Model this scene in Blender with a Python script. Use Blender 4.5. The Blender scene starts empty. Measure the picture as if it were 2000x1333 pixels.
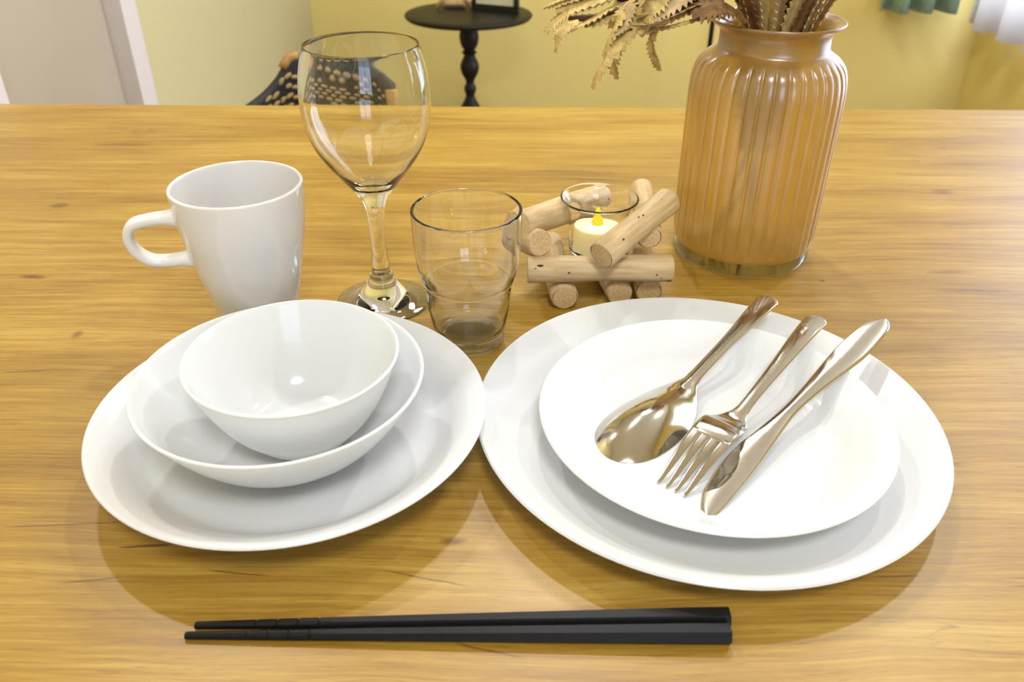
import bpy, bmesh, math, random
from mathutils import Vector, Matrix
random.seed(7)
S = bpy.context.scene
COL = S.collection
PI = math.pi
T = 0.73            # table top height
H = 0.295           # camera above the table top
FPX = 1598.0        # focal length for a 2000 px wide frame
TH = math.radians(32.35); RO = math.radians(0.35)

# ------------------------------------------------------------------ camera
cd = bpy.data.cameras.new('camera'); cam = bpy.data.objects.new('camera', cd); COL.objects.link(cam)
cd.sensor_width = 36.0; cd.lens = FPX / 2000 * 36.0; cd.clip_start = 0.02; cd.clip_end = 50
r0 = Vector((1, 0, 0)); u0 = Vector((0, math.sin(TH), math.cos(TH))); fw = Vector((0, math.cos(TH), -math.sin(TH)))
rt = r0 * math.cos(RO) + u0 * math.sin(RO); up = -r0 * math.sin(RO) + u0 * math.cos(RO)
m = Matrix((rt, up, -fw)).transposed().to_4x4(); m.translation = (0, 0, T + H)
cam.matrix_world = m
cd.dof.use_dof = True; cd.dof.focus_distance = 0.50; cd.dof.aperture_fstop = 13.0
S.camera = cam

# ------------------------------------------------------------------ light
S.view_settings.view_transform = 'Standard'; S.view_settings.look = 'None'
S.view_settings.gamma = 1.0; S.view_settings.use_curve_mapping = False
S.view_settings.exposure = -0.63
S.cycles.max_bounces = 7; S.cycles.diffuse_bounces = 2; S.cycles.glossy_bounces = 3; S.cycles.transmission_bounces = 7; S.cycles.transparent_max_bounces = 8
W = bpy.data.worlds.new('world'); S.world = W; W.use_nodes = True
W.node_tree.nodes['Background'].inputs[0].default_value = (0.80, 0.88, 1.0, 1)
W.node_tree.nodes['Background'].inputs[1].default_value = 1.0

def spot(name, loc, target, power, color, radius=0.03, angle=150, blend=0.8):
    l = bpy.data.lights.new(name, 'SPOT'); l.energy = power; l.color = color
    l.shadow_soft_size = radius; l.spot_size = math.radians(angle); l.spot_blend = blend
    o = bpy.data.objects.new(name, l); COL.objects.link(o); o.location = loc
    o.rotation_euler = (Vector(target) - Vector(loc)).to_track_quat('-Z', 'Y').to_euler()
    return o
def area(name, loc, direction, sx, sy, power, color):
    l = bpy.data.lights.new(name, 'AREA'); l.shape = 'RECTANGLE'; l.size = sx; l.size_y = sy
    l.energy = power; l.color = color
    o = bpy.data.objects.new(name, l); COL.objects.link(o); o.location = loc
    o.rotation_euler = Vector(direction).to_track_quat('-Z', 'Y').to_euler()
    return o
WARM = (0.97, 0.97, 0.98)
spot('ceiling_spot_a', (0.86, 1.20, T + 1.2), (0.0, 0.40, T), 34, WARM)
spot('ceiling_spot_b', (0.05, 1.20, T + 1.2), (0.0, 0.40, T), 34, WARM)
spot('ceiling_spot_c', (-0.62, 1.20, T + 1.2), (0.0, 0.40, T), 34, WARM)
lc = bpy.data.lights.new('added_fill_back', 'AREA'); lc.shape = 'DISK'; lc.size = 0.5; lc.energy = 26; lc.color = (0.94, 0.97, 1.0)  # soft fill disc, added to brighten the back wall
lco = bpy.data.objects.new('added_fill_back', lc); COL.objects.link(lco); lco.location = (0.45, 2.05, 2.37)
lf = bpy.data.lights.new('added_fill_front', 'AREA'); lf.shape = 'DISK'; lf.size = 0.5; lf.energy = 40; lf.color = (0.94, 0.97, 1.0)  # unseen fill disc, added to lift the shaded sides facing the camera
lfo = bpy.data.objects.new('added_fill_front', lf); COL.objects.link(lfo); lfo.location = (0.2, -0.7, 2.37)
DAY = (0.62, 0.74, 1.0)
area('daylight_right', (2.04, 2.10, 1.22), (-1, -0.12, -0.1), 2.4, 1.75, 112, DAY)
area('daylight_behind', (0.55, -2.36, 1.45), (0, 1, -0.1), 1.1, 1.1, 30, DAY)

# ------------------------------------------------------------------ helpers
def at(x, y, Y):
    """world point on the ray through pixel (x, y) at depth Y"""
    a = (x - 1000) / FPX; b = -(y - 666.5) / FPX
    d = fw + rt * a + up * b
    return Vector((0, 0, T + H)) + d * (Y / d.y)
def onz(x, y, z):
    """world point on the ray through pixel (x, y) at height z"""
    a = (x - 1000) / FPX; b = -(y - 666.5) / FPX
    d = fw + rt * a + up * b
    return Vector((0, 0, T + H)) + d * ((z - T - H) / d.z)

def srgb(r, g, b):
    f = lambda c: (c / 255 / 12.92) if c / 255 <= 0.04045 else ((c / 255 + 0.055) / 1.055) ** 2.4
    return (f(r), f(g), f(b), 1)

class NT:
    """small wrapper to write node trees"""
    def __init__(s, name):
        s.m = bpy.data.materials.new(name); s.m.use_nodes = True
        s.t = s.m.node_tree; s.t.nodes.clear()
        s.out = s.t.nodes.new('ShaderNodeOutputMaterial')
    def n(s, kind, **kw):
        nd = s.t.nodes.new('ShaderNode' + kind)
        for k, v in kw.items(): setattr(nd, k, v)
        return nd
    def put(s, sock, v):
        if isinstance(v, bpy.types.NodeSocket): s.t.links.new(v, sock)
        else: sock.default_value = v
    def math(s, op, a, b=0.0, c=0.0, clamp=False):
        nd = s.n('Math', operation=op, use_clamp=clamp)
        s.put(nd.inputs[0], a); s.put(nd.inputs[1], b); s.put(nd.inputs[2], c)
        return nd.outputs[0]
    def coord(s, kind='Object'): return s.n('TexCoord').outputs[kind]
    def scale(s, v, sc, loc=(0, 0, 0)):
        nd = s.n('Mapping'); s.put(nd.inputs[0], v); nd.inputs[1].default_value = loc; nd.inputs[3].default_value = sc
        return nd.outputs[0]
    def noise(s, v, sc=5.0, detail=3.0, rough=0.5, dist=0.0, color=False):
        nd = s.n('TexNoise'); s.put(nd.inputs['Vector'], v)
        nd.inputs['Scale'].default_value = sc; nd.inputs['Detail'].default_value = detail
        nd.inputs['Roughness'].default_value = rough; nd.inputs['Distortion'].default_value = dist
        return nd.outputs['Color' if color else 'Fac']
    def ramp(s, f, stops):
        nd = s.n('ValToRGB'); s.put(nd.inputs[0], f); e = nd.color_ramp.elements
        while len(e) < len(stops): e.new(0.5)
        for el, (p, c) in zip(e, stops): el.position = p; el.color = c
        return nd.outputs[0]
    def mix(s, f, a, b, mode='MIX'):
        nd = s.n('Mix', data_type='RGBA', blend_type=mode)
        s.put(nd.inputs[0], f); s.put(nd.inputs[6], a); s.put(nd.inputs[7], b)
        return nd.outputs[2]
    def smooth(s, v, a, b):
        nd = s.n('MapRange', interpolation_type='SMOOTHSTEP')
        s.put(nd.inputs[0], v); nd.inputs[1].default_value = a; nd.inputs[2].default_value = b
        return nd.outputs[0]
    def bump(s, h, strength=0.2, dist=0.001):
        nd = s.n('Bump'); s.put(nd.inputs['Height'], h); nd.inputs['Strength'].default_value = strength
        nd.inputs['Distance'].default_value = dist
        return nd.outputs[0]
    def principled(s, color, rough=0.5, metal=0.0, **kw):
        p = s.n('BsdfPrincipled'); s.put(p.inputs['Base Color'], color); s.put(p.inputs['Roughness'], rough)
        p.inputs['Metallic'].default_value = metal
        for k, v in kw.items(): s.put(p.inputs[k.replace('_', ' ')], v)
        return p.outputs[0]
    def done(s, sh):
        s.t.links.new(sh, s.out.inputs[0]); return s.m

def simple(name, c, rough=0.5, metal=0.0, var=0.06, sc=20.0, **kw):
    k = NT(name); f = k.noise(k.coord(), sc, 2)
    d = tuple(x * (1 - var) for x in c[:3]) + (1,); l = tuple(min(1, x * (1 + var)) for x in c[:3]) + (1,)
    return k.done(k.principled(k.ramp(f, [(0.3, d), (0.7, l)]), rough, metal, **kw))

# ------------------------------------------------------------------ materials
M = {}
def make_wood():
    k = NT('oak_laminate'); co = k.coord()
    warp = k.noise(k.scale(co, (2.2, 3.2, 1)), 2.0, 3, 0.5)
    sep = k.n('SeparateXYZ'); k.put(sep.inputs[0], co); x, y = sep.outputs[0], sep.outputs[1]
    yw = k.math('ADD', y, k.math('MULTIPLY', k.math('SUBTRACT', warp, 0.5), 0.022))
    cb = k.n('CombineXYZ'); k.put(cb.inputs[0], x); k.put(cb.inputs[1], yw); v = cb.outputs[0]
    broad = k.noise(k.scale(v, (1.5, 11, 1)), 1.6, 4, 0.6, 0.2)
    mid = k.noise(k.scale(v, (4, 110, 1)), 1.4, 4, 0.7, 0.1)
    fine = k.noise(k.scale(v, (16, 620, 1)), 1.0, 3, 0.65)
    pore = k.noise(k.scale(v, (70, 1100, 1)), 1.0, 2, 0.5)
    f = k.math('ADD', k.math('MULTIPLY', broad, 0.38), k.math('ADD', k.math('MULTIPLY', mid, 0.32), k.math('MULTIPLY', fine, 0.30)))
    col = k.ramp(f, [(0.32, srgb(106, 71, 18)), (0.43, srgb(143, 105, 32)), (0.52, srgb(165, 127, 45)), (0.63, srgb(185, 153, 71))])
    col = k.mix(k.math('MULTIPLY', k.smooth(pore, 0.58, 0.72), 0.42), col, srgb(110, 70, 28))
    # drying cracks that follow the grain
    nz = k.noise(k.scale(v, (2.2, 26, 1), (3.1, 0.4, 0)), 1.3, 4, 0.55, 0.6)
    ridge = k.smooth(k.math('ABSOLUTE', k.math('SUBTRACT', nz, 0.5)), 0.008, 0.0)
    mask = k.smooth(k.noise(k.scale(co, (3, 5, 1), (7, 2, 0)), 1.5, 2), 0.56, 0.66)
    col = k.mix(k.math('MULTIPLY', k.math('MULTIPLY', ridge, mask), 0.65), col, srgb(92, 52, 22))
    # knots and single cracks at their own places on the board
    wob = k.math('SUBTRACT', k.noise(k.scale(co, (30, 60, 1)), 1.0, 4), 0.5)
    ywob = k.math('ADD', y, k.math('MULTIPLY', wob, 0.009)); dark = None
    for px, py, a, b, s in [(65, 541, .012, .0035, .8), (115, 402, .010, .006, .6), (240, 283, .035, .006, .5), (885, 1057, .0075, .0035, .7),
                            (1842, 375, .012, .007, .55), (1606, 549, .003, .0014, .9), (1853, 532, .020, .004, .5),
                            (150, 655, .004, .006, .6), (1905, 568, .03, .004, .4)]:
        p = onz(px, py, T)
        dx = k.math('MULTIPLY_ADD', x, 1 / a, -p.x / a)
        dy = k.math('MULTIPLY_ADD', ywob, 1 / b, -(p.y - 0.45) / b)
        d = k.math('MULTIPLY_ADD', dx, dx, k.math('MULTIPLY', dy, dy))
        f_ = k.math('MULTIPLY_ADD', d, -s, s * 1.1, clamp=True)
        dark = f_ if dark is None else k.math('MAXIMUM', dark, f_)
    for (ax, ay, bx, by, wd, s) in [(0, 1032, 250, 1021, .00045, .8), (225, 1070, 345, 1062, .0007, .95), (110, 1140, 240, 1128, .0005, .7),
                                    (400, 1115, 530, 1127, .0005, .8), (740, 1114, 920, 1150, .0005, .7), (880, 1252, 1030, 1290, .0005, .7),
                                    (1690, 508, 1770, 507, .0006, .6), (0, 728, 90, 724, .0006, .7), (150, 518, 300, 524, .0006, .55),
                                    (1700, 1128, 1800, 1128, .0005, .7)]:
        p, q = onz(ax, ay, T), onz(bx, by, T)
        sl = (q.y - p.y) / (q.x - p.x); mx_, hx_ = (p.x + q.x) / 2, (q.x - p.x) / 2
        dv = k.math('ABSOLUTE', k.math('SUBTRACT', k.math('MULTIPLY_ADD', wob, 0.004, y), k.math('MULTIPLY_ADD', x, sl, p.y - 0.45 - sl * p.x)))
        ex_ = k.math('MULTIPLY_ADD', x, 1 / hx_, -mx_ / hx_)
        inx = k.math('MULTIPLY_ADD', k.math('MULTIPLY', ex_, ex_), -1.6, 1.6, clamp=True)
        f_ = k.math('MULTIPLY', k.math('MULTIPLY_ADD', dv, -.8 / wd, 1.2, clamp=True), k.math('MULTIPLY', inx, s))
        dark = k.math('MAXIMUM', dark, f_)
    col = k.mix(dark, col, srgb(92, 52, 20))
    rough = k.math('ADD', 0.33, k.math('MULTIPLY', fine, 0.12))
    return k.done(k.principled(col, rough, Specular_IOR_Level=0.5, Normal=k.bump(k.math('ADD', fine, pore), 0.12, 0.0004)))
M['wood'] = make_wood()
M['mug'] = simple('white_mug_glaze', (0.80, 0.765, 0.73, 1), 0.10, var=0.01, sc=6)
M['steel'] = simple('polished_steel', (0.64, 0.59, 0.50, 1), 0.10, 1.0, var=0.05, sc=60)
M['stamp'] = simple('stamped_steel', (0.95, 0.93, 0.9, 1), 0.4, 1.0, var=0.02)
M['black_stick'] = simple('matt_black_plastic', (0.007, 0.006, 0.006, 1), 0.45, var=0.2, sc=300, Specular_IOR_Level=0.2)
M['black_wood'] = simple('black_painted_wood', (0.012, 0.009, 0.006, 1), 0.45, var=0.25, sc=60, Specular_IOR_Level=0.3)
M['frame'] = simple('black_frame_paint', (0.010, 0.010, 0.008, 1), 0.4)
M['mat_board'] = simple('cream_mat_board', srgb(236, 228, 190), 0.9, var=0.02)
M['pale_wood'] = simple('pale_wood', srgb(222, 180, 130), 0.6, var=0.12, sc=80)
M['chair_black'] = simple('black_woven_cord', (0.012, 0.010, 0.009, 1), 0.65, var=0.3, sc=400)
M['chair_tan'] = simple('tan_cord', srgb(160, 132, 86), 0.7, var=0.2, sc=300)
M['chair_gold'] = simple('golden_cane', srgb(166, 122, 56), 0.5, var=0.2, sc=100)
M['teal'] = simple('teal_curtain_cloth', srgb(165, 208, 190), 0.9, var=0.12, sc=60)
def translucent(name, c, fac, rough=None, base=None):
    k = NT(name)
    a = k.principled(c, rough) if rough else k.n('BsdfDiffuse')
    if not rough: a.inputs[0].default_value = c; a = a.outputs[0]
    t = k.n('BsdfTranslucent'); t.inputs[0].default_value = base or c
    mx = k.n('MixShader'); mx.inputs[0].default_value = fac; k.put(mx.inputs[1], a); k.put(mx.inputs[2], t.outputs[0])
    return k.done(mx.outputs[0])
M['porcelain'] = translucent('white_opal_glass', (0.94, 0.94, 0.93, 1), 0.34, 0.13, (0.97, 0.97, 0.96, 1))
M['white_cloth'] = translucent('sheer_white_curtain', srgb(250, 248, 246), 0.5)
M['wall'] = simple('yellow_cream_wallpaper', srgb(248, 224, 134), 0.75, var=0.02, sc=150)
M['wall_left'] = simple('cream_wallpaper', srgb(212, 197, 146), 0.75, var=0.02, sc=150)
M['ceiling'] = simple('ceiling_paper', srgb(240, 232, 212), 0.9, var=0.01)
M['door'] = simple('greige_door_panel', srgb(184, 168, 142), 0.6, var=0.02, sc=8)
M['jamb'] = simple('white_jamb_paint', srgb(226, 214, 204), 0.5, var=0.01)
M['floor'] = simple('floor_boards', srgb(150, 108, 68), 0.45, var=0.15, sc=12)
M['leaf_tan'] = simple('dried_leaf_tan', srgb(198, 170, 104), 0.8, var=0.30, sc=160)
M['leaf_pink'] = simple('dried_leaf_felted', srgb(196, 166, 122), 0.85, var=0.2, sc=160)
M['leaf_dark'] = simple('dried_leaf_dark', srgb(116, 82, 40), 0.8, var=0.4, sc=160)
M['stem'] = simple('dried_stem', srgb(96, 64, 34), 0.8, var=0.3, sc=200)
M['cone'] = simple('dark_seed_head', srgb(58, 32, 16), 0.9, var=0.5, sc=300)

def make_twig():
    k = NT('peeled_driftwood'); co = k.coord()
    g = k.noise(k.scale(co, (220, 220, 30)), 1.0, 4, 0.6)
    b = k.noise(co, 30, 3)
    col = k.ramp(g, [(0.3, srgb(188, 154, 102)), (0.5, srgb(208, 178, 130)), (0.72, srgb(224, 200, 162))])
    col = k.mix(k.math('MULTIPLY', k.smooth(b, 0.5, 0.75), 0.35), col, srgb(206, 186, 166))
    vo = k.n('TexVoronoi'); k.put(vo.inputs['Vector'], k.scale(co, (1, 1, .55))); vo.inputs['Scale'].default_value = 95
    sp = k.math('MULTIPLY', k.smooth(vo.outputs['Distance'], 0.16, 0.06), k.smooth(k.noise(co, 60, 2), 0.50, 0.55))
    col = k.mix(k.math('MULTIPLY', sp, 0.85), col, srgb(70, 44, 30))
    return k.done(k.principled(col, 0.6, Normal=k.bump(g, 0.25, 0.0006)))
M['twig'] = make_twig()
def make_twig_end():
    k = NT('sawn_twig_end'); g = k.noise(k.coord(), 500, 4)
    return k.done(k.principled(k.ramp(g, [(0.3, srgb(196, 158, 104)), (0.7, srgb(226, 194, 144))]), 0.75))
M['twig_end'] = make_twig_end()
M['scar'] = simple('dark_twig_scar', srgb(66, 42, 28), 0.8, var=.3, sc=900)

def make_solid_glass():
    k = NT('solid_clear_glass'); g = k.n('BsdfGlass'); g.inputs['Color'].default_value = (0.995, 1.0, 0.998, 1)
    g.inputs['Roughness'].default_value = 0.0; g.inputs['IOR'].default_value = 1.42
    return k.done(g.outputs[0])
M['glass_thick'] = make_solid_glass()
def make_base_glass():
    k = NT('clear_base_glass'); g = k.n('BsdfGlass'); g.inputs['Color'].default_value = (0.98, 0.99, 0.985, 1); g.inputs['Roughness'].default_value = 0.0; g.inputs['IOR'].default_value = 1.45
    t = k.n('BsdfTransparent'); t.inputs[0].default_value = (0.93, 0.95, 0.93, 1)
    mx = k.n('MixShader'); mx.inputs[0].default_value = 0.35; k.put(mx.inputs[1], t.outputs[0]); k.put(mx.inputs[2], g.outputs[0])
    return k.done(mx.outputs[0])
M['glass_base'] = make_base_glass()

def make_frosted():
    k = NT('frosted_amber_glass')
    col = srgb(196, 150, 96)
    d = k.n('BsdfDiffuse'); d.inputs[0].default_value = srgb(200, 162, 86)
    tr = k.n('BsdfTranslucent'); tr.inputs[0].default_value = srgb(252, 214, 94)
    rf = k.n('BsdfRefraction'); rf.inputs[0].default_value = srgb(248, 222, 165); rf.inputs['Roughness'].default_value = 0.60; rf.inputs['IOR'].default_value = 1.06
    gl = k.n('BsdfGlossy'); gl.inputs[0].default_value = (0.95, 0.92, 0.95, 1); gl.inputs['Roughness'].default_value = 0.30
    a = k.n('MixShader'); a.inputs[0].default_value = 0.55; k.put(a.inputs[1], d.outputs[0]); k.put(a.inputs[2], tr.outputs[0])
    b = k.n('MixShader'); b.inputs[0].default_value = 0.30; k.put(b.inputs[1], a.outputs[0]); k.put(b.inputs[2], rf.outputs[0])
    fr = k.n('Fresnel'); fr.inputs[0].default_value = 1.5
    c = k.n('MixShader'); k.put(c.inputs[0], k.math('ADD', 0.08, k.math('MULTIPLY', fr.outputs[0], 1.1), clamp=True)); k.put(c.inputs[1], b.outputs[0]); k.put(c.inputs[2], gl.outputs[0])
    return k.done(c.outputs[0])
M['frosted'] = make_frosted()
def make_wax():
    k = NT('cream_wax')
    return k.done(k.principled(srgb(240, 224, 180), 0.5, Subsurface_Weight=0.6, Subsurface_Radius=(0.02, 0.012, 0.006), Subsurface_Scale=0.6, Emission_Color=(1.0, 0.78, 0.35, 1), Emission_Strength=0.6))
M['wax'] = make_wax()
def make_flame(name, c, s):
    k = NT(name); e = k.n('Emission'); e.inputs[0].default_value = c; e.inputs[1].default_value = s
    return k.done(e.outputs[0])
M['flame'] = make_flame('glowing_led_flame', (1.0, 0.80, 0.04, 1), 1.6)
M['flame_core'] = make_flame('led_core', (1.0, 0.90, 0.35, 1), 9.0)
M['lampshade'] = simple('linen_lampshade', srgb(230, 205, 150), 0.8)

# ------------------------------------------------------------------ mesh helpers
def link(o, parent=None):
    COL.objects.link(o)
    if parent: o.parent = parent
    return o
def root(name, label, cat, loc=(0, 0, 0), rz=0.0, group=None):
    o = bpy.data.objects.new(name, None); o.empty_display_size = 0.02; COL.objects.link(o)
    o.location = loc; o.rotation_euler = (0, 0, rz)
    return tag(o, label, cat, group)
def tag(o, label, cat=None, group=None, kind=None):
    o['label'] = label
    if cat: o['category'] = cat
    if group: o['group'] = group
    if kind: o['kind'] = kind
    return o
def obj(name, bm, mat, parent=None, smooth=True, loc=None, recalc=True):
    me = bpy.data.meshes.new(name)
    if recalc: bmesh.ops.recalc_face_normals(bm, faces=bm.faces)
    bm.to_mesh(me); bm.free()
    if smooth:
        for p in me.polygons: p.use_smooth = True
    for x in (mat if isinstance(mat, (list, tuple)) else [mat]): me.materials.append(x)
    o = bpy.data.objects.new(name, me)
    if loc is not None: o.location = loc
    return link(o, parent)
def struct(name, bm, mat, smooth=False):
    o = obj(name, bm, mat, None, smooth); o['kind'] = 'structure'; return o
def catmull(pts, n):
    """resample a polyline through its points"""
    P = [Vector(p) for p in pts]; P = [P[0] * 2 - P[1]] + P + [P[-1] * 2 - P[-2]]
    out = []; segs = len(P) - 3
    for i in range(n + 1):
        u = i / n * segs; k = min(int(u), segs - 1); t = u - k
        a, b, c, d = P[k:k + 4]
        out.append(0.5 * ((2 * b) + (c - a) * t + (2 * a - 5 * b + 4 * c - d) * t * t + (3 * b - 3 * c + d - a) * t ** 3))
    return out
def refine(prof, k=5):
    """smooth a (r, z) profile; a repeated point keeps a sharp corner"""
    runs = [[]]
    for p in prof:
        if runs[-1] and abs(runs[-1][-1][0] - p[0]) < 1e-9 and abs(runs[-1][-1][1] - p[1]) < 1e-9: runs.append([p])
        else: runs[-1].append(p)
    out = []
    for r in runs:
        if len(r) < 2: continue
        q = catmull([(a, b, 0) for a, b in r], k * (len(r) - 1))
        q = [(max(0.0, v.x), v.y) for v in q]
        out += q if not out else q[1:]
    return out
def lathe(prof, n=96, fn=None, bm=None):
    bm = bm or bmesh.new(); rings = []
    for r, z in prof:
        if r < 1e-6: rings.append([bm.verts.new((0, 0, z))]); continue
        ring = []
        for i in range(n):
            a = 2 * PI * i / n; rr = fn(r, z, a) if fn else r
            ring.append(bm.verts.new((rr * math.cos(a), rr * math.sin(a), z)))
        rings.append(ring)
    for A, B in zip(rings, rings[1:]):
        if len(A) == 1 and len(B) == 1: continue
        for i in range(n):
            j = (i + 1) % n
            if len(A) == 1: bm.faces.new((A[0], B[i], B[j]))
            elif len(B) == 1: bm.faces.new((A[i], A[j], B[0]))
            else: bm.faces.new((A[i], A[j], B[j], B[i]))
    return bm
def box(x0, x1, y0, y1, z0, z1, bm=None, bevel=0.0):
    bm = bm or bmesh.new()
    g = bmesh.ops.create_cube(bm, size=1.0)['verts']
    for v in g: v.co = Vector((x0 + (v.co.x + .5) * (x1 - x0), y0 + (v.co.y + .5) * (y1 - y0), z0 + (v.co.z + .5) * (z1 - z0)))
    if bevel > 0:
        es = list({e for v in g for e in v.link_edges})
        bmesh.ops.bevel(bm, geom=es, offset=bevel, segments=2, affect='EDGES', profile=0.5)
    return bm
def frames(path, upref=Vector((0, 0, 1))):
    out = []
    for i, p in enumerate(path):
        t = (path[min(i + 1, len(path) - 1)] - path[max(i - 1, 0)]).normalized()
        s = t.cross(upref)
        s = s.normalized() if s.length > 1e-4 else Vector((1, 0, 0))
        out.append((t, s, s.cross(t).normalized()))
    return out
def tube(path, rad, n=12, bm=None, cap=True, sx=1.0, sy=1.0):
    bm = bm or bmesh.new(); path = [Vector(p) for p in path]; fr = frames(path); rings = []
    for i, p in enumerate(path):
        r = rad[i] if isinstance(rad, (list, tuple)) else rad
        t, s, u = fr[i]
        rings.append([bm.verts.new(p + s * (r * sx * math.cos(2 * PI * k / n)) + u * (r * sy * math.sin(2 * PI * k / n))) for k in range(n)])
    for A, B in zip(rings, rings[1:]):
        for k in range(n):
            j = (k + 1) % n; bm.faces.new((A[k], A[j], B[j], B[k]))
    if cap: bm.faces.new(rings[0][::-1]); bm.faces.new(rings[-1])
    return bm

# ------------------------------------------------------------------ the room
XL, XR, YB, YF, ZC = -0.795, 1.835, 3.40, -2.20, 2.40
struct('floor', box(XL - .1, XR + .1, YF - .1, YB + .1, -0.05, 0.0), M['floor'])
struct('ceiling', box(XL - .1, XR + .1, YF - .1, YB + .1, ZC, ZC + .05), M['ceiling'])
struct('wall_back', box(XL - .1, XR + .1, YB, YB + .1, 0, ZC), M['wall'])
wl = box(XL - .1, XL, 1.76, YB, 0, ZC); box(XL - .1, XL, YF, 1.235, 0, ZC, wl); box(XL - .1, XL, 1.235, 1.76, 2.02, ZC, wl)
struct('wall_left', wl, M['wall_left'])
wr = box(XR, XR + .1, YF, 0.90, 0, ZC); box(XR, XR + .1, 3.32, YB, 0, ZC, wr)
box(XR, XR + .1, 0.90, 3.32, 0, 0.37, wr); box(XR, XR + .1, 0.90, 3.32, 2.10, ZC, wr)
struct('wall_right', wr, M['wall'])
wf = box(XL - .1, -0.02, YF - .1, YF, 0, ZC); box(1.12, XR + .1, YF - .1, YF, 0, ZC, wf)
box(-.02, 1.12, YF - .1, YF, 0, .88, wf); box(-.02, 1.12, YF - .1, YF, 2.02, ZC, wf)
struct('wall_front', wf, M['wall_left'])
def window(name, a, b, z0, z1, x=None, y=None):
    bm = bmesh.new(); t = .03
    def seg(p0, p1, q0, q1):
        if x is not None: box(x, x + .05, p0, p1, q0, q1, bm)
        else: box(p0, p1, y, y + .05, q0, q1, bm)
    seg(a, b, z0, z0 + t); seg(a, b, z1 - t, z1); seg(a, a + t, z0 + t, z1 - t); seg(b - t, b, z0 + t, z1 - t)
    seg((a + b) / 2 - t / 2, (a + b) / 2 + t / 2, z0 + t, z1 - t)
    struct(name, bm, M['jamb'])
window('window_1', 0.90, 3.32, .37, 2.10, x=XR + .03)
window('window_2', -.02, 1.12, .88, 2.02, y=YF - .07)
# greige door leaf set in the left wall, with white jambs
struct('door_1', box(XL - .06, XL - .02, 1.265, 1.725, 0.005, 2.0), M['door'])
struct('trim_1', box(XL - .08, XL + .016, 1.725, 1.795, 0, 2.05, bevel=.002), M['jamb'])
struct('trim_2', box(XL - .08, XL + .016, 1.20, 1.265, 0, 2.05, bevel=.002), M['jamb'])

# ------------------------------------------------------------------ dining table
t = root('dining_table', 'light oak dining table with a knotty wood-grain top under the tableware', 'table', (0, 0.45, 0))
obj('tabletop', box(-0.755, 0.86, -0.42, 0.555, T - .030, T, bevel=.0015), M['wood'], t, False)
for sx in (-.70, .80):
    for sy in (-.36, .49):
        obj('leg', box(sx - .025, sx + .025, sy - .025, sy + .025, 0, T - .030, bevel=.002), M['black_wood'], t, False)
obj('apron', box(-.70, .80, .475, .495, T - .09, T - .03), M['black_wood'], t, False)
obj('apron', box(-.70, .80, -.365, -.345, T - .09, T - .03), M['black_wood'], t, False)

# ------------------------------------------------------------------ white tableware
def dish(name, label, cat, c, z, prof, mat='porcelain', n=128):
    o = obj(name, lathe(refine(prof, 6), n), M[mat], None)
    o.location = (c[0], c[1], T + z); tag(o, label, cat); return o
E_ = 1e-9
# deep plate under the bowls: rim radius .1046, rim height .0275
dish('deep_plate', 'white deep plate on the left holding two nested bowls', 'plate', (-0.1185, 0.3552), 0,
     [(0, .0035), (.052, .0035), (.055, .0008), (.057, 0), (.059, .0006), (.061, .003), (.074, .0085), (.086, .0155), (.0975, .0235), (.1035, .0268), (.1046, .0275), (.1040, .0285), (.1025, .0284), (.095, .0252), (.0885, .0205), (.082, .0145), (.075, .0098), (.064, .0078), (.04, .0075), (0, .0075)])
dish('serving_bowl', 'larger white bowl standing on the deep plate and holding the small bowl', 'bowl', (-0.1205, 0.3500), .0075,
     [(0, .0030), (.030, .0028), (.0325, .0004), (.034, 0), (.0355, .0006), (.040, .004), (.052, .013), (.0625, .0255), (.0705, .0380), (.0738, .0438), (.0745, .0447), (.0740, .0455), (.0726, .0450), (.0680, .0380), (.0600, .0270), (.0495, .0160), (.0385, .0080), (.028, .0058), (.015, .0055), (0, .0055)])
dish('rice_bowl', 'smallest white bowl nested on top of the larger bowl', 'bowl', (-0.1135, 0.3525), .0133,
     [(0, .0030), (.021, .0028), (.0235, .0004), (.025, 0), (.0262, .0006), (.030, .0050), (.0385, .0150), (.0455, .0270), (.0510, .0400), (.0543, .0490), (.0550, .0502), (.0545, .0510), (.0532, .0503), (.0490, .0400), (.0435, .0285), (.0365, .0170), (.0285, .0085), (.020, .0060), (.01, .0055), (0, .0055)])
dish('dinner_plate', 'largest white dinner plate on the right beneath the smaller plate', 'plate', (0.1078, 0.3668), 0,
     [(0, .0028), (.076, .0028), (.079, .0006), (.081, 0), (.083, .0004), (.086, .0020), (.100, .0052), (.115, .0105), (.1255, .0160), (.1275, .0174), (.1270, .0183), (.1255, .0184), (.115, .0138), (.105, .0098), (.096, .0074), (.088, .0060), (.075, .0055), (.04, .0053), (0, .0053)])
dish('side_plate', 'smaller white plate carrying the spoon, fork and knife', 'plate', (0.1090, 0.3545), .0053,
     [(0, .0028), (.050, .0028), (.053, .0005), (.055, 0), (.057, .0006), (.063, .0030), (.074, .0085), (.084, .0145), (.0920, .0202), (.0940, .0217), (.0936, .0226), (.0922, .0226), (.084, .0180), (.0765, .0128), (.070, .0082), (.063, .0058), (.052, .0050), (.03, .0048), (0, .0048)])

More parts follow.
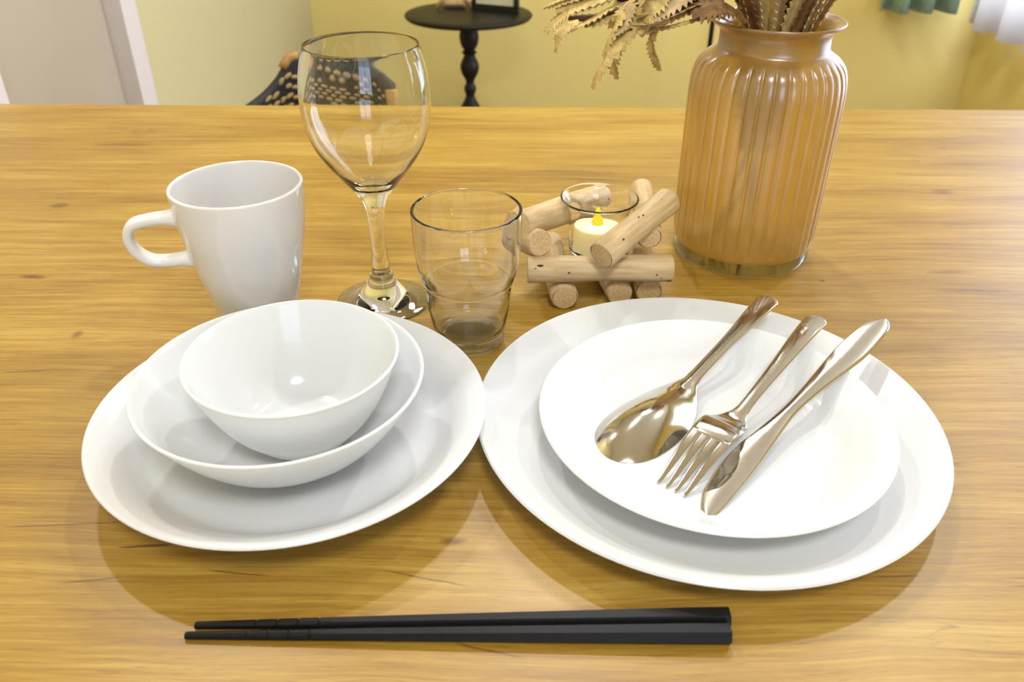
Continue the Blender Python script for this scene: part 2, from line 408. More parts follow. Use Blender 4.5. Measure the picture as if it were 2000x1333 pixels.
# mug with a squared loop handle
mg = root('mug', 'tapered white glossy mug with a squared loop handle', 'mug', (-0.1725, 0.482, T))
obj('cup', lathe(refine([(0, .003), (.0195, .003), (.0215, .0005), (.0225, 0), (.0238, .0008), (.0252, .010), (.0275, .022), (.0322, .042), (.0355, .060), (.0388, .078), (.0404, .094), (.0409, .1030), (.0406, .1046), (.0396, .1050), (.0386, .1040), (.0380, .096), (.0362, .078), (.0328, .060), (.0294, .042), (.0246, .022), (.0215, .010), (.016, .0060), (0, .0055)], 5), 96), M['mug'], mg)
hd = math.radians(180 + 14); hx, hy = math.cos(hd), math.sin(hd)
hp = [(.0345, .0852), (.0450, .0862), (.0560, .0856), (.0650, .0835), (.0690, .0775), (.0685, .0700), (.0650, .0630), (.0585, .0582), (.0490, .0568), (.0400, .0572), (.0300, .0565)]
pth = catmull([(r * hx, r * hy, z) for r, z in hp], 60)
bm = bmesh.new(); rings = []
for i, p in enumerate(pth):
    tq = (pth[min(i + 1, 60)] - pth[max(i - 1, 0)]).normalized()
    sd = Vector((-hy, hx, 0)); nm = tq.cross(sd).normalized()
    e = abs(i / 60 - .5) * 2; wv = .0062 + .0016 * max(0, e - .55) / .45; tk = .0033 + .0034 * max(0, e - .78) / .22
    ring = []
    for q in range(20):
        a = 2 * PI * q / 20; ca, sa = math.cos(a), math.sin(a)
        ring.append(bm.verts.new(p + sd * (wv * math.copysign(abs(ca) ** .7, ca)) + nm * (tk * math.copysign(abs(sa) ** .7, sa))))
    rings.append(ring)
for A, B in zip(rings, rings[1:]):
    for q in range(20): bm.faces.new((A[q], A[(q + 1) % 20], B[(q + 1) % 20], B[q]))
bm.faces.new(rings[0][::-1]); bm.faces.new(rings[-1])
obj('handle', bm, M['mug'], mg)

# ------------------------------------------------------------------ clear glasses
wg = root('wine_glass', 'tall clear wine glass with a slender stem behind the bowls', 'glass', (-0.0935, 0.5185, T))
def split_lathe(parent, prof, cuts, names, mats, n=96):
    """one closed glass surface, cut into parts that meet edge to edge"""
    P = refine(prof, 6); idx = [0] + [min(range(len(P)), key=lambda i: (P[i][0] - c[0]) ** 2 + (P[i][1] - c[1]) ** 2) for c in cuts] + [len(P) - 1]
    for a, b, nm, mt in zip(idx, idx[1:], names, mats):
        obj(nm, lathe(P[a:b + 1], n), M[mt], parent, recalc=False)
split_lathe(wg, [(0, .0012), (.020, .0010), (.0305, 0), (.0325, .0002), (.0330, .0012), (.0320, .0022), (.0240, .0044), (.0165, .0085), (.0118, .0145), (.0090, .0205), (.0080, .0235), (.0070, .0246), (.0065, .0260),
                 (.0062, .031), (.0054, .042), (.0052, .055), (.0056, .066), (.0068, .0745), (.0088, .0800), (.0122, .0855), (.0172, .0918),
                 (.0228, .0990), (.0300, .1085), (.0360, .1195), (.0398, .1320), (.0412, .1460), (.0404, .1600), (.0382, .1715), (.0356, .1800), (.0352, .1805), (.0347, .1800), (.0372, .1712), (.0394, .1600), (.0402, .1460), (.0388, .1322), (.0350, .1202), (.0289, .1098), (.0212, .1003), (.0150, .0940), (.0085, .0899), (0, .0890)],
            [(.0065, .0260), (.0088, .0800)], ['foot', 'stem', 'bowl'], ['glass_thick'] * 3)
tm = root('tumbler', 'short clear glass tumbler with a stepped waist between the two plates', 'glass', (-0.0285, 0.4675, T))
split_lathe(tm, [(0, .0076), (.009, .0078), (.0170, .0086), (.0205, .0104), (.0222, .0140), (.0236, .020), (.0254, .030), (.0266, .0440), (.0282, .0488), (.0302, .0560), (.0314, .0650), (.0320, .0780), (.0325, .0930), (.0327, .0945), (.0336, .0953), (.0344, .0945), (.0344, .0930), (.0340, .0780), (.0334, .0650), (.0318, .0550), (.0299, .0480), (.0299, .0480), (.0294, .0462), (.0288, .0450), (.0282, .0445), (.0282, .0445), (.0280, .0430), (.0270, .030), (.0252, .018), (.0238, .0100), (.0230, .0030), (.0222, .0006), (.0205, 0), (.016, .0014), (0, .0016)][::-1],
            [(.0238, .0100)], ['base', 'wall'], ['glass_base', 'glass_thick'])

# ------------------------------------------------------------------ tea light on a stack of twigs
RT = .0095
def twig(a, b, label, r=RT, seed=0, bend=.0015, scars=()):
    a, b = Vector(a), Vector(b); d = b - a; L = d.length; rnd = random.Random(seed)
    o = root('twig', label, 'twig', (a.x, a.y, T + a.z), group='peeled twigs stacked round the tea light')
    # local z runs along the twig
    q = d.to_track_quat('Z', 'Y'); n = 14
    bm = bmesh.new(); rings = []
    ph = rnd.random() * 6
    for i in range(n + 1):
        s = i / n; off = Vector((bend * math.sin(PI * s) * math.cos(ph), bend * math.sin(PI * s) * math.sin(ph) * .3, 0))
        rr = r * (1 + .03 * math.sin(7 * s + ph)) * (.90 if i in (0, n) else 1)
        ring = []
        for k in range(28):
            an = 2 * PI * k / 28
            rk = rr * (1 + .025 * math.sin(2 * an + ph + 2 * s) + .015 * math.sin(5 * an + 3 * s))
            zz = s * L if i not in (1, n - 1) else (.0009 if i == 1 else L - .0009)
            ring.append(bm.verts.new(Vector((rk * math.cos(an), rk * math.sin(an), zz)) + off))
        rings.append(ring)
    for A, B in zip(rings, rings[1:]):
        for k in range(28): bm.faces.new((A[k], A[(k + 1) % 28], B[(k + 1) % 28], B[k]))
    o.rotation_mode = 'QUATERNION'; o.rotation_quaternion = q
    obj('bark', bm, M['twig'], o)
    for ring_z, sg in ((0, -1), (L, 1)):
        eb = bmesh.new()
        c0 = eb.verts.new(Vector((0, 0, ring_z + sg * .0003)))
        rg = [eb.verts.new(Vector((r * .905 * math.cos(2 * PI * k / 28), r * .905 * math.sin(2 * PI * k / 28), ring_z))) for k in range(28)]
        for k in range(28): eb.faces.new((c0, rg[k], rg[(k + 1) % 28]))
        obj('cut_end', eb, M['twig_end'], o)
    vw = (q.inverted() @ Vector((-.1, -.72, .69))); va = math.atan2(vw.y, vw.x)
    for s, da, ln, wd in scars:
        mb = bmesh.new(); bmesh.ops.create_uvsphere(mb, u_segments=10, v_segments=6, radius=1.0)
        for v in mb.verts: v.co = Vector((v.co.x * .0005, v.co.y * wd, v.co.z * ln))
        mk = obj('dark_scar', mb, M['scar'], o); an = va + da
        mk.location = (r * 1.0 * math.cos(an), r * 1.0 * math.sin(an), s * L); mk.rotation_euler = (0, 0, an)
    return o
twig((.0375, .5085, RT), (.0300, .600, RT), 'bottom twig pointing at the viewer, leftmost under the stack', seed=1)
twig((.0775, .5150, RT), (.0650, .605, RT), 'bottom twig with a round cut end, middle one under the stack', seed=2)
twig((.0985, .5185, RT), (.1010, .610, RT), 'bottom twig at the right under the stack, cut end half in shade', seed=3)
twig((.0105, .5155, .0285), (.1130, .5180, .0285), 'long front twig lying crosswise with a dark scar near its left end', seed=4, r=.0096, scars=[(.05, .25, .0028, .0009), (.085, .05, .0030, .0011), (.12, .30, .0022, .0006), (.28, .55, .0010, .0006), (.88, .75, .0009, .0005)])
twig(tuple(onz(1013, 440, T + .057) - Vector((0, 0, T))), tuple(onz(1174, 383, T + .033) - Vector((0, 0, T))), 'thick slanting twig behind the tea light, left of it', r=.0105, seed=5)
twig((.0195, .5195, .0472), (.0040, .5480, .0390), 'short twig by the tumbler whose pale round end faces the viewer', r=.0098, seed=6)
twig((.0965, .5290, .0480), (.1030, .6230, .0460), 'twig behind the tea light running away from the viewer', r=.0090, seed=7, scars=[(.90, .3, .0012, .0006), (.55, .6, .0008, .0006)])
twig((.0600, .4985, .0480), (.1125, .5520, .0660), 'top twig leaning diagonally in front of the tea light', r=.0098, seed=8, scars=[(.80, .2, .0008, .0007), (.83, -.15, .0014, .0005), (.86, .3, .0007, .0008), (.77, .35, .0007, .0005), (.55, -.1, .0009, .0006), (.50, -.2, .0008, .0005), (.20, .35, .0012, .0008)])

th = obj('tealight_glass', lathe(refine([(0, .0010), (.016, .0008), (.0185, 0), (.0205, .0012), (.0214, .005), (.0218, .020), (.0226, .031), (.0255, .0385), (.0285, .0418), (.0290, .0425), (.0285, .0431), (.0270, .0424), (.0240, .0388), (.0212, .031), (.0205, .020), (.0200, .006), (.0185, .0034), (0, .0030)], 5), 80), M['glass_thick'], None)
th.location = (.0640, .5670, T + .0192); tag(th, 'small clear glass cup with a flared rim holding the glowing tea light', 'candle holder')
tl = root('tealight', 'lit electric tea light in cream wax inside the small glass cup', 'candle', (.0635, .5660, T + .0225))
obj('wax_body', lathe(refine([(0, 0), (.0160, 0), (.0172, .0005), (.0175, .0020), (.0175, .0020), (.0172, .0165), (.0165, .0180), (.0150, .0178), (.0090, .0160), (0, .0155)], 4), 64), M['wax'], tl)
fl = obj('flame_tip', lathe(refine([(.0038, 0), (.0044, .003), (.0042, .007), (.0030, .0115), (.0014, .0155), (0, .0175)], 4), 32), M['flame'], tl); fl.location = (0, 0, .0150)
fc = obj('flame_core', lathe(refine([(0, -.001), (.0050, -.001), (.0054, .001), (.0050, .0032), (0, .0036)], 3), 32), M['flame_core'], tl); fc.location = (0, -.001, .0155)

# ------------------------------------------------------------------ ribbed vase
NR = 36
def rib(r, z, a):
    e = 0.0
    if .0165 < z < .1565:
        e = min(1, (z - .0165) / .006, (.1565 - z) / .006)
    p = ((a * NR / (2 * PI)) % 1.0) - .5
    return r + e * (.0007 * (1 - 4 * p * p) - .0013 * (math.exp(-((abs(p) - .5) / .10) ** 2)))
vs = root('vase', 'tall ribbed vase of frosted amber glass holding dried foliage', 'vase', (.1864, .6110, T))
vp = [(.0530, .0110), (.0543, .0140), (.0547, .0180), (.0550, .030), (.0552, .060), (.0554, .090), (.0555, .115), (.0553, .130), (.0543, .1405), (.0515, .1490), (.0465, .1550), (.0410, .1585), (.0392, .1610), (.0388, .1650), (.0390, .1705), (.0404, .1735), (.0440, .1758), (.0465, .1775), (.0470, .1788), (.0462, .1796), (.0440, .1785), (.0400, .1762), (.0372, .1720), (.0368, .1650), (.0372, .1610), (.0395, .1570)]
obj('ribbed_body', lathe(refine(vp, 5), NR * 12, rib), M['frosted'], vs)
obj('clear_base', lathe(refine([(0, .0020), (.047, .0015), (.0510, 0), (.0530, .0010), (.0538, .0050), (.0532, .0108), (.0520, .0112), (.0500, .0105), (.046, .0090), (0, .0085)], 4), 96), M['glass_base'], vs)

# dried serrated leaves
def leaf(parent, pts, hw, mat, teeth=14, roll=0.0, fold=.2, base=.45):
    path = catmull(pts, teeth * 2); fr = frames(path); bm = bmesh.new(); rows = []
    n = len(path) - 1
    for i, p in enumerate(path):
        s = i / n; t, sd, un = fr[i]
        a = sd * math.cos(roll) + un * math.sin(roll); b = t.cross(a)
        w = 1.6 * hw * min(1, base + 1.4 * s ** .6 * (1 - base)) * (1 - max(0, (s - .80) / .20) ** 2.0 * .85)
        if i == n: w = hw * .03
        wt = w * (1.06 if i % 2 else .62); adv = t * (.35 * hw if i % 2 else 0)
        l = p - a * wt + b * (fold * wt) + adv; r_ = p + a * wt + b * (fold * wt) + adv
        rows.append((bm.verts.new(l), bm.verts.new(p), bm.verts.new(r_)))
    for A, B in zip(rows, rows[1:]):
        bm.faces.new((A[0], A[1], B[1], B[0])); bm.faces.new((A[1], A[2], B[2], B[1]))
    o = obj('leaf', bm, M[mat], parent, False)
    o.location = -Vector(parent.location)
    md = o.modifiers.new('thickness', 'SOLIDIFY'); md.thickness = .0007; md.offset = 0
    return o
VC = Vector((.1864, .6110, T))
def stem(parent, pts, r0_=.0018, r1_=.0011):
    p = catmull(pts, 24); o = obj('stem', tube(p, [r0_ + (r1_ - r0_) * i / 24 for i in range(25)], 8), M['stem'], parent)
    o.location = -Vector(parent.location); return o
def cone(parent, c, r, h):
    bm = lathe(refine([(0, 0), (r * .7, .05 * h), (r, .3 * h), (r * .9, .65 * h), (r * .5, .93 * h), (0, h)], 4), 40, lambda q, z, a: q * (1 + .08 * math.sin(a * 13 + z * 900)))
    o = obj('seed_head', bm, M['cone'], parent); o.location = Vector(c) - Vector(parent.location); return o
b1 = root('dried_branch', 'dried branch drooping left over the vase rim with saw-toothed tan leaves', 'dried plant', VC + Vector((-.02, 0, .012)))
stem(b1, [VC + Vector((-.02, 0, .013)), VC + Vector((-.005, 0, .10)), VC + Vector((-.026, -.005, .185)), at(1385, -12, .59), at(1320, -10, .585), at(1255, -5, .585)])
LV = [([(1262, -12, .58), (1250, 45, .57), (1222, 68, .565), (1192, 105, .56), (1168, 142, .56), (1155, 172, .56)], .0052, 'leaf_tan', 13, .15),
      ([(1245, 50, .585), (1222, 70, .585), (1206, 95, .585), (1198, 125, .585), (1206, 155, .585)], .0034, 'leaf_tan', 12, .6),
      ([(1250, -20, .575), (1225, 10, .575), (1208, 35, .57), (1192, 70, .57), (1176, 110, .57)], .0042, 'leaf_tan', 12, .1),
      ([(1250, -5, .60), (1190, 15, .595), (1150, 38, .59), (1120, 52, .588), (1095, 62, .585)], .0062, 'leaf_tan', 14, -.2),
      ([(1130, 40, .58), (1104, 55, .578), (1090, 72, .576), (1083, 102, .576)], .0040, 'leaf_tan', 9, .3),
      ([(1240, -25, .60), (1170, 0, .598), (1115, 18, .596), (1085, 38, .594), (1064, 62, .592)], .0050, 'leaf_tan', 15, .1),
      ([(1230, -30, .61), (1150, -14, .608), (1100, -2, .606), (1062, 14, .605)], .0056, 'leaf_tan', 14, -.3),
      ([(1400, 0, .585), (1350, 14, .58), (1300, 36, .575), (1262, 50, .572), (1238, 52, .575)], .0085, 'leaf_pink', 12, -.5),
      ([(1268, 48, .57), (1246, 48, .568), (1240, 30, .568), (1252, 8, .572), (1272, -8, .578)], .0058, 'leaf_tan', 10, .9),
      ([(1432, 46, .575), (1398, 31, .572), (1345, 42, .572), (1300, 54, .574), (1252, 60, .575)], .0016, 'leaf_tan', 16, .3),
      ([(1284, 54, .575), (1273, 72, .575), (1274, 98, .575), (1282, 118, .575), (1289, 138, .575)], .0034, 'leaf_tan', 12, .5),
      ([(1460, 40, .585), (1430, 14, .575), (1395, 8, .57), (1350, 24, .57)], .0085, 'leaf_dark', 12, .4),
      ([(1330, -25, .59), (1300, 0, .585), (1278, 15, .58), (1240, 22, .58)], .0060, 'leaf_dark', 12, .2),
      ([(1350, -30, .59), (1330, -5, .58), (1290, 20, .575), (1262, 30, .572)], .0070, 'leaf_pink', 12, .1),
      ([(1400, -30, .60), (1360, -10, .595), (1320, 5, .59), (1270, 10, .59)], .0070, 'leaf_tan', 12, -.3),
      ([(1235, -12, .62), (1205, 10, .62), (1195, 35, .62), (1205, 58, .62)], .0050, 'leaf_tan', 10, .5),
      ([(1260, -12, .59), (1220, 14, .60), (1170, 30, .605), (1108, 34, .605)], .0048, 'leaf_dark', 14, .2),
      ([(1260, 5, .595), (1225, 22, .592), (1190, 32, .59), (1140, 50, .59)], .0050, 'leaf_tan', 12, .1),
      ([(1270, -30, .60), (1200, -12, .60), (1140, 6, .60), (1085, 20, .60)], .0052, 'leaf_tan', 14, .3),
      ([(1235, 5, .57), (1225, 30, .568), (1215, 48, .568), (1196, 62, .568)], .0044, 'leaf_pink', 9, .2),
      ([(1300, -20, .58), (1285, 5, .575), (1262, 22, .572), (1250, 45, .572)], .0056, 'leaf_tan', 10, .4),
      ([(1410, -25, .595), (1370, 0, .59), (1330, 18, .585), (1288, 34, .58)], .0066, 'leaf_tan', 12, .0),
      ([(1420, -30, .61), (1390, -8, .605), (1350, 4, .60), (1310, 12, .60)], .0070, 'leaf_dark', 12, .3)]
for pts, hw, mt, te, ro in LV:
    leaf(b1, [at(*p) for p in pts], hw, mt, te, ro)
cone(b1, at(1312, 8, .605), .016, .05)
cone(b1, at(1225, 6, .625), .011, .035)
b2 = root('dried_branch', 'upright dried branch of brown and tan saw-edged leaves in the middle of the vase', 'dried plant', VC + Vector((.004, .004, .012)))
stem(b2, [VC + Vector((.004, .004, .013)), VC + Vector((.002, .002, .10)), VC + Vector((.004, 0, .20)), VC + Vector((.002, .004, .30))])
rnd = random.Random(3)
for i in range(20):
    u = (i + .5) / 20 * 2 - 1
    yy = rnd.uniform(-.020, .018)
    bx = u * .026; tx = u * .062 + rnd.uniform(-.006, .006)
    pts = [VC + Vector((bx * .35, yy * .3, .085)), VC + Vector((bx * .7, yy * .8, .140)), VC + Vector((bx, yy, .180)), VC + Vector(((bx + tx) / 2, yy * 1.5, .215)), VC + Vector((tx, yy * 2.2, .255 + rnd.uniform(-.01, .03)))]
    leaf(b2, pts, rnd.uniform(.0036, .0056), ['leaf_tan', 'leaf_dark', 'leaf_tan', 'leaf_pink', 'leaf_dark', 'leaf_tan'][i % 6], 26, rnd.uniform(-.5, .5), base=.75)
cone(b2, VC + Vector((.004, .020, .205)), .024, .07)
cone(b2, VC + Vector((-.022, .012, .200)), .018, .06)
b3 = root('dried_branch', 'thin dried stalk leaning right out of the vase with narrow toothed leaves', 'dried plant', VC + Vector((-.012, .010, .012)))
stem(b3, [VC + Vector((-.012, .010, .013)), VC + Vector((.012, 0, .12)), VC + Vector((.027, -.004, .178)), VC + Vector((.058, -.006, .235))])
for k, (dx, dy, hw, mt) in enumerate([(.000, -.010, .0020, 'leaf_tan'), (.004, .004, .0026, 'leaf_dark'), (-.006, .006, .0034, 'leaf_tan'), (-.004, -.014, .0028, 'leaf_dark')]):
    leaf(b3, [VC + Vector((.008 + dx, dy * .5, .110)), VC + Vector((.025 + dx, dy, .176)), VC + Vector((.040 + dx, dy, .205)), VC + Vector((.062 + dx * 2, dy * 1.5, .245))], hw, mt, 22, .3 * k, base=.7)

# ------------------------------------------------------------------ cutlery, face down on the side plate
def lerp(tab, s):
    for (a, va), (b, vb) in zip(tab, tab[1:]):
        if s <= b:
            u = (s - a) / (b - a); u = u * u * (3 - 2 * u) if False else u
            return va + (vb - va) * u
    return tab[-1][1]
def smoothtab(tab, n=200):
    q = catmull([(a, v, 0) for a, v in tab], n)
    return [(p.x, p.y) for p in q]
def bar(bm, ss, left, right, top, th, nu=16, extra=None):
    """closed bar: every section runs over the top from right to left edge and back underneath, edges rounded"""
    rings = []
    for s in ss:
        l, r = left(s), right(s); h = max(l - r, 1e-4); t = th(s) if callable(th) else th
        e = min(.45 * t, .25 * h); vs_ = [r + h * k / nu for k in range(nu + 1)]
        if extra: vs_ = extra(s, l, r, nu)
        up_ = [(v, top(s, v)) for v in vs_]
        z_l, z_r = up_[-1][1], up_[0][1]
        edge_l = [(l + e * .75, z_l - t * .25), (l + e, z_l - t * .5), (l + e * .75, z_l - t * .78)]
        edge_r = [(r - e * .75, z_r - t * .78), (r - e, z_r - t * .5), (r - e * .75, z_r - t * .25)]
        low = [(v, z - t) for v, z in up_[::-1]]
        rings.append([bm.verts.new((s, v, z)) for v, z in up_ + edge_l + low + edge_r])
    n = len(rings[0])
    for A, B in zip(rings, rings[1:]):
        for k in range(n): bm.faces.new((A[k], A[(k + 1) % n], B[(k + 1) % n], B[k]))
    bm.faces.new(rings[0]); bm.faces.new(rings[-1][::-1])
def placed(o, tip, end):
    tip, end = Vector(tip), Vector(end)
    o.location = (tip.x, tip.y, T); o.rotation_euler = (0, 0, math.atan2(end.y - tip.y, end.x - tip.x))
def marks(parent, s0, s1, zf, n, seed):
    rnd = random.Random(seed); bm = bmesh.new()
    for i in range(n):
        s = s0 + (s1 - s0) * i / n; w = rnd.uniform(.0003, .0006)
        z = zf(s)
        box(s, s + w, -.0006 + rnd.uniform(0, .0004), .0006 - rnd.uniform(0, .0004), z - .0001, z + .00005, bm)
    tag(obj('stamped_mark', bm, M['stamp'], parent, False), 'row of tiny stamped marks', kind='stuff')

Z0 = .0108     # just above the side plate's well
def endcap(s, L, r):  # rounded handle end
    d = L - s
    return 1.0 if d > r else math.sqrt(max(0.0004, 1 - ((r - d) / r) ** 2))
def capped(L, r, n, s0=0.0): return sorted(set([s0 + (L - s0) * i / n for i in range(n)] + [L - r + r * math.sin(PI / 2 * i / 12) for i in range(1, 13)]))
# spoon
SL = .1746
sp = root('spoon', 'polished steel spoon lying face down, left of the fork', 'spoon'); placed(sp, (.0501, .3337), (.1675, .4629))
hwt = smoothtab([(0, .0004), (.0006, .0036), (.002, .0073), (.008, .0143), (.018, .0190), (.032, .0208), (.048, .0202), (.060, .0172), (.069, .0126), (.075, .0084), (.081, .0050), (.088, .0038), (.10, .0036), (.125, .0040), (.145, .0053), (.160, .0064), (.1746, .0070)], 400)
def sp_hw(s): return max(.0003, lerp(hwt, s)) * endcap(s, SL, .0060)
zt = smoothtab([(0, Z0), (.040, Z0 + .0002), (.058, Z0 + .0010), (.070, Z0 + .0040), (.079, Z0 + .0072), (.092, Z0 + .0105), (.118, Z0 + .0160), (.15, Z0 + .0225), (.1746, Z0 + .0262)], 300)
dt = smoothtab([(0, 0), (.006, .0036), (.016, .0076), (.032, .0106), (.046, .0104), (.058, .0080), (.068, .0046), (.077, .0022), (.090, .0009), (.12, .0004), (.1746, .0004)], 300)
ss = sorted(set([.0003, .0006, .0012, .002, .0035, .005] + capped(SL, .0060, 130)))
bm = bmesh.new(); bar(bm, ss, sp_hw, lambda s: -sp_hw(s), lambda s, v: lerp(zt, s) + lerp(dt, s) * (1 - min(1, abs(v) / sp_hw(s)) ** 2), .0011, 26)
obj('spoon_body', bm, M['steel'], sp)
marks(sp, .108, .140, lambda s: lerp(zt, s) + lerp(dt, s), 22, 4)
# fork
FL = .1690
fk = root('fork', 'polished steel fork lying face down between spoon and knife', 'fork'); placed(fk, (.0805, .3088), (.1904, .4372))
hwf = smoothtab([(.036, .0108), (.044, .0112), (.053, .0112), (.060, .0100), (.066, .0068), (.072, .0040), (.080, .0031), (.10, .0034), (.13, .0048), (.15, .0058), (.1690, .0064)], 300)
zf_ = smoothtab([(0, Z0 + .0002), (.012, Z0 + .0048), (.024, Z0 + .0092), (.036, Z0 + .0122), (.045, Z0 + .0132), (.052, Z0 + .0122), (.058, Z0 + .0088), (.064, Z0 + .0074), (.074, Z0 + .0090), (.090, Z0 + .0128), (.12, Z0 + .0190), (.15, Z0 + .0250), (.1690, Z0 + .0266)], 300)
f_hw = lambda s: lerp(hwf, s) * endcap(s, FL, .0058)
bm = bmesh.new()
bar(bm, capped(FL, .0058, 110, .036), f_hw, lambda s: -f_hw(s), lambda s, v: lerp(zf_, s) + .0004 * (1 - min(1, abs(v) / f_hw(s)) ** 2), .0012, 14)
for kk in range(4):
    cw = .0224 / 4; c1 = -.0112 + cw * (kk + .5); c0 = (-.0076, -.0025, .0025, .0076)[kk]
    w1 = .0020 if kk in (1, 2) else .0023
    cen = lambda s, a=c0, b=c1: a + (b - a) * min(1, s / .038)
    hw_ = lambda s, w=w1: (.0006 + (w - .0006) * min(1, s / .030)) * (1 if s > .001 else .6)
    bar(bm, [0, .0004, .001] + [.0385 * i / 26 for i in range(1, 27)], lambda s: cen(s) + hw_(s), lambda s: cen(s) - hw_(s), lambda s, v: lerp(zf_, s) + .0002, .0010, 4)
obj('fork_body', bm, M['steel'], fk)
marks(fk, .106, .134, lambda s: lerp(zf_, s) + .0004, 16, 9)
# knife: the cutting edge (left) carries a ground crescent
KL = .1965
kn = root('knife', 'polished steel table knife, rightmost of the cutlery on the plate', 'knife'); placed(kn, (.0950, .2880), (.2288, .4319))
left = smoothtab([(0, .0010), (.003, .0050), (.008, .0082), (.0188, .0127), (.0353, .0158), (.048, .0162), (.0555, .0154), (.070, .0132), (.095, .0106), (.12, .0102), (.145, .0106), (.165, .0102), (.182, .0085), (.191, .0062), (.1955, .0032), (.1965, .0012)], 400)
right = smoothtab([(0, -.0004), (.0075, -.0014), (.0447, .0004), (.0824, .0036), (.0973, .0040), (.12, .0014), (.145, -.0032), (.16, -.0052), (.18, -.0056), (.190, -.0048), (.1955, -.0024), (.1965, -.0006)], 400)
zk = smoothtab([(0, Z0 + .0002), (.05, Z0 + .0042), (.10, Z0 + .0112), (.15, Z0 + .0198), (.1965, Z0 + .0272)], 200)
vb = smoothtab([(.0140, .0108), (.020, .0074), (.025, .0063), (.032, .0062), (.038, .0072), (.046, .0100), (.0550, .0154)], 100)
def ground(s): return lerp(vb, s) if .0141 < s < .0549 else None
def kn_sec(s, l, r, nu):
    g = ground(s); g = max(r + .001, min(l - .00005, g)) if g is not None else l - .00005
    return [r + (g - .0002 - r) * k / 13 for k in range(14)] + [g + (l - g) * k / 9 for k in range(10)]
def kn_top(s, v):
    l, r = lerp(left, s), lerp(right, s); q = max(-1, min(1, (2 * v - l - r) / max(l - r, 1e-4)))
    z = lerp(zk, s) + .0005 * (1 - q * q) + (.0010 if s > .07 else .0010 * s / .07)
    g = ground(s)
    if g is not None and v > g - .0001: z -= .0004 + .24 * min(v - g, .009)
    return z
bm = bmesh.new(); bar(bm, sorted(set([.0005, .001, .002] + [KL * i / 170 for i in range(171)] + [KL - .0005, KL - .001, KL - .0018])), lambda s: lerp(left, s), lambda s: lerp(right, s), kn_top, lambda s: .0010 + .0008 * min(1, s / .08), 22, kn_sec)
o = obj('knife_body', bm, M['steel'], kn)
md = o.modifiers.new('crease', 'EDGE_SPLIT'); md.split_angle = math.radians(48)

# ------------------------------------------------------------------ chopsticks
def chopstick(a, b, label):
    a, b = Vector(a), Vector(b); L = (b - a).length
    o = root('chopstick', label, 'chopstick', (a.x, a.y, T)); o.rotation_euler = (0, 0, math.atan2(b.y - a.y, b.x - a.x))
    bm = bmesh.new(); rings = []
    gr = [.0265, .0355, .0445, .0535]
    st = [0, .0006] + [x + d for x in gr for d in (-.0006, -.0002, .0002, .0006)] + [.06, .075] + [.075 + (L - .0760) * i / 10 for i in range(1, 11)] + [L - .0004, L]
    st.sort(); N = 24
    for s in st:
        r = .0016 + (.0043 - .0016) * min(1, s / (L * .95)) ** .85
        if s == 0: r *= .9
        if s == L: r *= .93
        for g in gr:
            if abs(s - g) < .0004: r -= .00028
        hexf = min(1, max(0, (s - .045) / .03))
        ring = []
        for k in range(N):
            an = 2 * PI * k / N
            m_ = ((an - PI / 2 + PI / 6) % (PI / 3)) - PI / 6
            rh = r * .93 / math.cos(m_); rr = rh * hexf + r * (1 - hexf)
            ring.append(bm.verts.new((s, rr * math.cos(an), r * .93 + rr * math.sin(an))))
        rings.append(ring)
    for A, B in zip(rings, rings[1:]):
        for k in range(N): bm.faces.new((A[k], A[(k + 1) % N], B[(k + 1) % N], B[k]))
    bm.faces.new(rings[0]); bm.faces.new(rings[-1])
    ob = obj('shaft', bm, M['black_stick'], o)
    md = ob.modifiers.new('split', 'EDGE_SPLIT'); md.split_angle = math.radians(22)
chopstick((-.1360, .2322, 0), (.0950, .2362, 0), 'black chopstick with grip rings, the one nearer the plates')
chopstick((-.1385, .2270, 0), (.0935, .2275, 0), 'black chopstick with grip rings, the one nearer the viewer')

# ------------------------------------------------------------------ side table with frame and ornament
SX, SY, SZ = -.156, 2.972, .474
s = root('side_table', 'small round black side table with a turned pedestal by the back wall', 'table', (SX, SY, 0))
obj('tabletop', lathe(refine([(0, SZ - .016), (.19, SZ - .016), (.212, SZ - .014), (.219, SZ - .008), (.2185, SZ - .003), (.214, SZ), (.214, SZ), (0, SZ)], 4), 96), M['black_wood'], s)
obj('pedestal', lathe(refine([(.020, SZ - .016), (.026, .435), (.032, .412), (.034, .392), (.029, .368), (.020, .353), (.0195, .350), (.026, .345), (.0265, .342), (.020, .336), (.021, .328), (.029, .312), (.0335, .294), (.029, .272), (.018, .252), (.0145, .242), (.016, .234), (.0215, .221), (.020, .208), (.016, .196), (.017, .188), (.024, .172), (.032, .158), (.040, .140), (.045, .10)], 5), 48), M['black_wood'], s)
for k in range(3):
    a = 2 * PI * k / 3 + .5
    obj('foot', tube(catmull([(.02 * math.cos(a), .02 * math.sin(a), .125), (.09 * math.cos(a), .09 * math.sin(a), .105), (.15 * math.cos(a), .15 * math.sin(a), .05), (.19 * math.cos(a), .19 * math.sin(a), .017)], 16), [.022 - .0005 * i for i in range(17)], 10), M['black_wood'], s)
pa, pb = onz(921, 19, SZ), onz(1011, 27, SZ)
dv = pb - pa; fwid = dv.length
fr_ = root('photo_frame', 'black picture frame with a cream mat standing on the round side table', 'picture frame', (pa.x, pa.y, SZ + .001), math.atan2(dv.y, dv.x))
bm = bmesh.new(); fh, bw, bd = .22, .015, .016
box(0, fwid, 0, bd, 0, bw * 1.35, bm); box(0, fwid, 0, bd, fh - bw, fh, bm); box(0, bw, 0, bd, bw, fh - bw, bm); box(fwid - bw, fwid, 0, bd, bw, fh - bw, bm)
obj('border', bm, M['frame'], fr_, False)
obj('mat_board', box(bw, fwid - bw, .006, .010, bw * 1.2, fh - bw), M['mat_board'], fr_, False)
